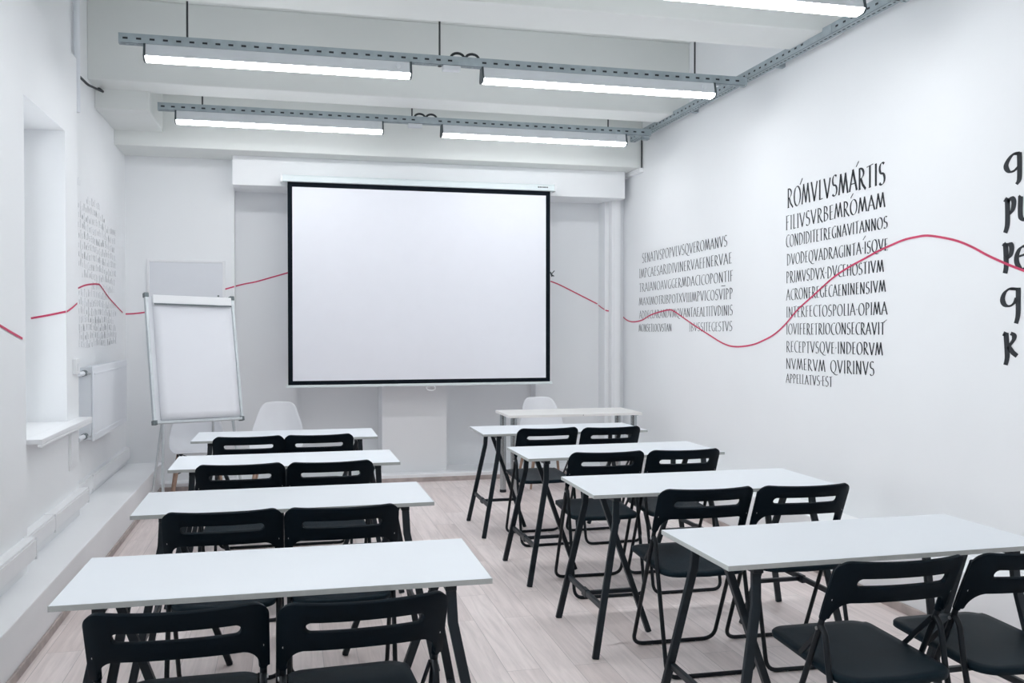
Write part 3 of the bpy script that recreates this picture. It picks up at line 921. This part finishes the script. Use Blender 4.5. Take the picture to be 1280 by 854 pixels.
# ------------------------------------------------------------ teacher's table
t = thing('teacher_table', 'plain white table on round chrome legs in front of the far right chair', 'table', (2.468, 7.925, 0))
MB().box(-0.612, 0.612, -0.265, 0.265, 0.722, 0.745).build('tabletop', M['cream'], t, bevel=0.002)
for sx in (-1, 1):
    for sy in (-1, 1):
        l = MB().tube([(sx * 0.555, sy * 0.205, 0.025), (sx * 0.555, sy * 0.205, 0.716)], 0.028, 20).build('leg', M['chrome'], t)
        MB().tube([(sx * 0.555, sy * 0.205, 0.0), (sx * 0.555, sy * 0.205, 0.025)], 0.030, 20).build('foot_cap', M['dark'], l)
        MB().tube([(sx * 0.555, sy * 0.205, 0.716), (sx * 0.555, sy * 0.205, 0.722)], 0.045, 20).build('mounting_plate', M['chrome'], l)
MB().tube([(0.06, -0.266, 0.733), (0.06, -0.2665, 0.733)], 0.004, 8).build('screw', M['dark'], t)

# ------------------------------------------------------------ shell chairs
def make_shell_chair():
    t = thing('shell_chair', '', 'chair')
    prof = [(-0.225, 0.425), (-0.21, 0.438), (-0.15, 0.437), (-0.05, 0.425), (0.05, 0.42), (0.13, 0.432), (0.18, 0.47), (0.205, 0.53), (0.222, 0.62), (0.238, 0.72), (0.25, 0.80), (0.254, 0.825)]
    hw = [0.19, 0.215, 0.232, 0.237, 0.236, 0.234, 0.230, 0.222, 0.205, 0.180, 0.150, 0.115]
    curl = [0.0, 0.008, 0.03, 0.065, 0.10, 0.12, 0.115, 0.09, 0.05, 0.02, 0.0, -0.012]
    fwd = [0, 0, 0, 0.0, 0.0, -0.02, -0.06, -0.085, -0.075, -0.05, -0.03, -0.02]
    nu = 16
    vs, fs = [], []
    for (y, z), w, c, f in zip(prof, hw, curl, fwd):
        for i in range(nu + 1):
            u = -1 + 2 * i / nu
            k = abs(u) ** 2.6
            vs.append((u * w, y + f * k, z + c * k * (0.9 if z < 0.6 else 0.6)))
    for j in range(len(prof) - 1):
        for i in range(nu):
            a = j * (nu + 1) + i
            fs.append((a, a + 1, a + nu + 2, a + nu + 1))
    o = MB().add(vs, fs, True).build('seat_shell', M['shell'], t)
    so = o.modifiers.new('solid', 'SOLIDIFY')
    so.thickness = 0.007
    ss = o.modifiers.new('sub', 'SUBSURF')
    ss.levels = ss.render_levels = 1
    b = MB()
    for sx in (-1, 1):
        b.tube([(sx * 0.13, -0.12, 0.40), (sx * 0.15, -0.13, 0.425)], 0.012, 8)
        b.tube([(sx * 0.13, 0.11, 0.395), (sx * 0.15, 0.11, 0.425)], 0.012, 8)
        b.tube([(sx * 0.15, -0.14, 0.385), (sx * 0.15, 0.13, 0.385)], 0.006, 8)
    b.tube([(-0.15, -0.14, 0.385), (0.15, -0.14, 0.385)], 0.006, 8)
    b.tube([(-0.15, 0.13, 0.385), (0.15, 0.13, 0.385)], 0.006, 8)
    for sx in (-1, 1):
        b.tube([(sx * 0.15, -0.14, 0.385), (-sx * 0.165, -0.165, 0.25)], 0.005, 8)
        b.tube([(sx * 0.15, 0.13, 0.385), (-sx * 0.165, 0.16, 0.25)], 0.005, 8)
        b.tube([(sx * 0.15, -0.14, 0.385), (sx * 0.178, 0.16, 0.25)], 0.005, 8)
        b.tube([(sx * 0.15, 0.13, 0.385), (sx * 0.178, -0.165, 0.25)], 0.005, 8)
    b.build('wire_base', M['black_tube'], t)
    for sx in (-1, 1):
        for sy, y0, y1 in ((-1, -0.135, -0.215), (1, 0.125, 0.225)):
            MB().tube([(sx * 0.155, y0, 0.385), (sx * 0.178, (y0 + y1) / 2, 0.24), (sx * 0.215, y1, 0.0)], [0.016, 0.0155, 0.010], 12).build('leg', M['wood'], t)
            MB().box(sx * 0.155 - 0.012, sx * 0.155 + 0.012, y0 - 0.014, y0 + 0.014, 0.36, 0.40).build('leg_bracket', M['black_tube'], t, bevel=0.003)
    return t

sc0 = make_shell_chair()
for i, (x, y, rz, lab) in enumerate([(-0.768, 8.46, 0.12, 'white moulded shell chair with wooden legs standing behind the flipchart'),
                                     (-0.09, 8.42, -0.05, 'white moulded shell chair behind the far left desk, beside the flipchart'),
                                     (2.40, 8.42, 0.04, 'white moulded shell chair behind the chrome-legged table')]):
    o = sc0 if i == 0 else dup(sc0)
    o.location = (x, y, 0)
    o.rotation_euler = (0, 0, rz)
    tag(o, lab, 'chair', 'white shell chairs')

# ------------------------------------------------------------ desks on trestles
DW, DD, DZ, DT = 1.248, 0.541, 0.74, 0.017

def make_trestle(desk, sgn, x_edge):
    """two-leg frame on the outer side, one leg inward; sgn=+1 means inward is +x"""
    X = lambda d: x_edge + sgn * d
    ym = DD / 2
    b = MB()
    b.box(X(0.105), X(0.140), ym - 0.245, ym + 0.245, 0.70, DZ - DT)
    t = b.build('trestle', M['trestle'], desk, bevel=0.003)
    for sy in (-1, 1):
        yt, yk, yf = ym + sy * 0.225, ym + sy * 0.236, ym + sy * 0.305
        MB().bar([(X(0.121), yt, 0.71), (X(0.116), yk, 0.60), (X(-0.004), yf, 0.0)], 0.020, 0.031, (sgn, 0, 0.25)).build('leg', M['trestle'], t, bevel=0.003)
    MB().bar([(X(0.116), ym, 0.712), (X(0.372), ym, 0.0)], 0.028, 0.026, (sgn, 0, 0.3)).build('leg', M['trestle'], t, bevel=0.003)
    xc = 0.045
    b = MB()
    b.box(X(xc - 0.009), X(xc + 0.009), ym - 0.268, ym + 0.268, 0.205, 0.232)
    b.box(X(xc - 0.011), X(xc + 0.012), ym - 0.035, ym + 0.035, 0.196, 0.236)
    b.build('crossbar', M['trestle'], t, bevel=0.004)
    MB().box(X(xc + 0.005), X(0.30), ym - 0.011, ym + 0.011, 0.203, 0.223).build('brace', M['trestle'], t, bevel=0.003)


def make_desk():
    t = thing('desk', '', 'desk')
    top = MB().box(0, DW, 0, DD, DZ - DT, DZ).build('desktop', M['desk'], t, bevel=0.0012, bseg=1)
    b = MB()
    e = 0.0009
    b.box(-e, DW + e, -e, 0, DZ - DT, DZ - 0.001)
    b.box(-e, DW + e, DD, DD + e, DZ - DT, DZ - 0.001)
    b.box(-e, 0, 0, DD, DZ - DT, DZ - 0.001)
    b.box(DW, DW + e, 0, DD, DZ - DT, DZ - 0.001)
    b.build('edge_band', M['shaded_desk_edge'], t)
    make_trestle(t, 1, 0.0)
    make_trestle(t, -1, DW)
    return t

desk0 = make_desk()
for i, (x, y, rz, lab) in enumerate([
        (-0.641, 2.740, -0.0138, 'nearest white desk of the left column, largest in front'),
        (-0.622, 3.976, 0.004, 'second white desk from the front in the left column'),
        (-0.624, 5.203, 0.0025, 'third white desk from the front in the left column'),
        (-0.630, 6.474, -0.009, 'farthest white desk of the left column, before the shell chair'),
        (1.375, 2.680, 0.0, 'nearest white desk of the right column, cut by the right edge'),
        (1.358, 3.958, -0.015, 'second white desk from the front in the right column'),
        (1.365, 5.149, 0.002, 'third white desk from the front in the right column'),
        (1.362, 6.400, -0.012, 'farthest white desk of the right column, before the chrome-legged table')]):
    o = desk0 if i == 0 else dup(desk0)
    o.location = (x, y, 0)
    o.rotation_euler = (0, 0, rz)
    tag(o, lab, 'desk', 'white desks on black trestles')

# ------------------------------------------------------------ folding chairs
def band(xs, top, bot, place, hole=None):
    """sheet with an optional slot hole; columns of quads"""
    mb = MB()
    vs = []
    idx = {}

    def V(x, z):
        k = (round(x, 5), round(z, 5))
        if k not in idx:
            idx[k] = len(vs)
            vs.append(place(x, z))
        return idx[k]
    fs = []
    for a, c in zip(xs[:-1], xs[1:]):
        def col(x):
            hb, ht = hole(x)
            return [bot(x), bot(x) * 0.5 + hb * 0.5, hb, ht, ht * 0.5 + top(x) * 0.5, top(x)], ht - hb
        A, ga = col(a)
        C, gc = col(c)
        for k in range(5):
            if k == 2 and (ga > 1e-6 or gc > 1e-6):
                continue
            q = [V(a, A[k]), V(c, C[k]), V(c, C[k + 1]), V(a, A[k + 1])]
            r = []
            for i in q:
                if i not in r:
                    r.append(i)
            if len(r) >= 3:
                fs.append(tuple(r))
    return mb.add(vs, fs, True)


def make_folding_chair():
    t = thing('folding_chair', '', 'chair')
    r = 0.0095
    hw = 0.205
    topA, footA = (-0.182, 0.785), (0.183, r)
    def A_at(z):
        k = (z - footA[1]) / (topA[1] - footA[1])
        return footA[0] + (topA[0] - footA[0]) * k
    # loop 1: back tubes running down to the front floor bar
    pts = [(-hw, A_at(0.775), 0.775), (-hw, footA[0], r), (hw, footA[0], r), (hw, A_at(0.775), 0.775)]
    MB().tube(fillet(pts, 0.06, 8), r, 12).build('front_leg_frame', M['black_tube'], t)
    # loop 2: from the pivot down to the rear floor bar
    hb = hw - 0.001
    y0 = A_at(0.575)
    pts = [(-hb, y0 - 0.006, 0.582), (-hb, y0 - 0.030, 0.560), (-hb, -0.135, 0.44), (-hb, -0.25, r), (hb, -0.25, r), (hb, -0.135, 0.44), (hb, y0 - 0.030, 0.560), (hb, y0 - 0.006, 0.582)]
    MB().tube(fillet(pts, 0.05, 6), r, 12).build('rear_leg_frame', M['black_tube'], t)
    # little feet
    for y in (footA[0], -0.25):
        for sx in (-1, 1):
            MB().tube([(sx * 0.11, y, 0.0), (sx * 0.11, y, 0.006)], 0.008, 8).build('glide', M['rivet'], t)
    # seat
    def seat_outline():
        pts = []
        def corner(cx, cy, rx, ry, a0, a1):
            for k in range(8):
                a = math.radians(a0 + (a1 - a0) * k / 7)
                pts.append((cx + rx * math.cos(a), cy + ry * math.sin(a)))
        w1, w0, yf, yb = 0.191, 0.1945, 0.288, -0.222
        corner(w1 - 0.065, yf - 0.065, 0.065, 0.065, 0, 90)
        corner(-w1 + 0.065, yf - 0.065, 0.065, 0.065, 90, 180)
        corner(-w0 + 0.075, yb + 0.085, 0.075, 0.075, 180, 262)
        pts.append((0, yb))
        corner(w0 - 0.075, yb + 0.085, 0.075, 0.075, 278, 360)
        return pts
    ol = seat_outline()
    zf = lambda y, o: 0.452 + 0.03 * y + o
    n = len(ol)
    vs = []
    rings = [(1.0, -0.020), (1.0, -0.004), (0.985, 0.0), (0.85, -0.002), (0.6, -0.004), (0.3, -0.005)]
    for s_, o_ in rings:
        for x, y in ol:
            yy = 0.03 + (y - 0.03) * s_
            vs.append((x * s_, yy, zf(yy, o_ - (0.004 if y > 0.26 and s_ > 0.9 else 0))))
    vs.append((0, 0.03, zf(0, -0.005)))
    vs.append((0, 0.03, zf(0, -0.016)))
    fs = []
    for j in range(len(rings) - 1):
        for i in range(n):
            fs.append((j * n + i, j * n + (i + 1) % n, (j + 1) * n + (i + 1) % n, (j + 1) * n + i))
    j = len(rings) - 1
    for i in range(n):
        fs.append((j * n + i, j * n + (i + 1) % n, len(vs) - 2))
        fs.append((i, len(vs) - 1, (i + 1) % n))
    MB().add(vs, fs, True).build('seat', M['seat_plastic'], t)
    # links from the pivot to the seat edge
    for sx in (-1, 1):
        MB().bar([(sx * (hw - 0.0125), A_at(0.575), 0.575), (sx * (hw - 0.0125), 0.055, 0.445)], 0.005, 0.016, (0, 1, 0)).build('link', M['black_tube'], t)
        MB().tube([(sx * (hw + 0.008), A_at(0.572), 0.572), (sx * (hw + 0.0125), A_at(0.572), 0.572)], 0.006, 10).build('rivet', M['rivet'], t)
    # backrest: curved panel with a long slot, ends wrapping the tubes
    W = 0.219
    xs = sorted(set([round(-W + 2 * W * k / 44, 5) for k in range(45)] + [s * q for s in (-1, 1) for q in (0.1425, 0.147, 0.150, 0.152, 0.153, 0.2185, 0.2165, 0.213, 0.155, 0.165, 0.175, 0.183, 0.188, 0.192, 0.195, 0.1965)]))
    def top(x):
        a = abs(x)
        z = 0.812 - 0.005 * (1 - (x / W) ** 2)
        if a > W - 0.04:
            q = (a - (W - 0.04)) / 0.04
            z -= 0.04 * (1 - math.sqrt(max(0, 1 - min(q, 1) ** 2)))
        return z
    def bot(x):
        a = abs(x)
        if a > 0.1965:
            return 0.614
        if a > 0.15:
            q = (a - 0.15) / 0.0466
            return 0.673 - 0.059 * (1 - math.sqrt(max(0, 1 - q ** 2)))
        return 0.673 + 0.002 * (1 - (a / 0.15) ** 2)
    def hole(x):
        a = abs(x)
        c = 0.742
        if a >= 0.153:
            return c, c
        h = 0.0155
        if a > 0.1385:
            h *= math.sqrt(max(0, 1 - ((a - 0.1385) / 0.0145) ** 2))
        return c - h, c + h
    def place(x, z):
        a = abs(x) / W
        bulge = -0.038 * (1 - a ** 2.2) - 0.012 * (1 - a ** 8)
        return (x, A_at(z) + bulge - 0.0045, z)
    o = band(xs, top, bot, place, hole).build('backrest', M['black_plastic'], t)
    so = o.modifiers.new('solid', 'SOLIDIFY')
    so.thickness = 0.012
    so.offset = 0
    bv = o.modifiers.new('bevel', 'BEVEL')
    bv.width = 0.003
    bv.segments = 2
    bv.limit_method = 'ANGLE'
    bv.angle_limit = math.radians(50)
    for sx in (-1, 1):
        s = MB()
        s.tube([(sx * hw, A_at(0.608), 0.608), (sx * hw, A_at(0.65), 0.65), (sx * hw, A_at(0.775), 0.775)], [0.012, 0.0135, 0.0135], 14)
        s.build('tube_sleeve', M['black_plastic'], t)
        y = A_at(0.683)
        MB().tube([(sx * (hw - 0.002), y - 0.012, 0.683), (sx * (hw - 0.002), y - 0.0195, 0.6795)], 0.0055, 10).build('rivet', M['rivet'], t)
    return t

ch0 = make_folding_chair()
CH = [
    (-0.269, 2.612, 0.0, 'black folding chair in front, left one at the nearest left desk'),
    (0.186, 2.590, 0.05, 'black folding chair in front, right one at the nearest left desk'),
    (-0.238, 3.846, -0.015, 'black folding chair tucked at the second left desk, left one of the two'),
    (0.212, 3.832, -0.015, 'black folding chair tucked at the second left desk, right one of the two'),
    (-0.232, 5.068, -0.005, 'black folding chair at the third left desk, left one of the two'),
    (0.216, 5.053, 0.02, 'black folding chair at the third left desk, right one of the two'),
    (-0.241, 6.282, 0.005, 'black folding chair at the farthest left desk, left one below the shell chair'),
    (0.200, 6.280, 0.01, 'black folding chair at the farthest left desk, right one of the two'),
    (1.812, 2.604, -0.015, 'black folding chair with its whole seat showing at the nearest right desk'),
    (2.285, 2.590, -0.02, 'black folding chair cut by the right edge of the picture'),
    (1.781, 3.858, -0.03, 'black folding chair at the second right desk, left one beside the aisle'),
    (2.243, 3.830, -0.05, 'black folding chair at the second right desk, right one beside the wall'),
    (1.753, 5.057, -0.035, 'black folding chair at the third right desk, left one beside the aisle'),
    (2.209, 5.039, -0.02, 'black folding chair at the third right desk, right one beside the wall'),
    (1.754, 6.297, 0.02, 'black folding chair at the farthest right desk, left one beside the aisle'),
    (2.200, 6.255, 0.03, 'black folding chair at the farthest right desk, right one beside the wall'),
]
for i, (x, y, rz, lab) in enumerate(CH):
    o = ch0 if i == 0 else dup(ch0)
    o.location = (x, y, 0)
    o.rotation_euler = (0, 0, rz)
    tag(o, lab, 'chair', 'black folding chairs at the desks')
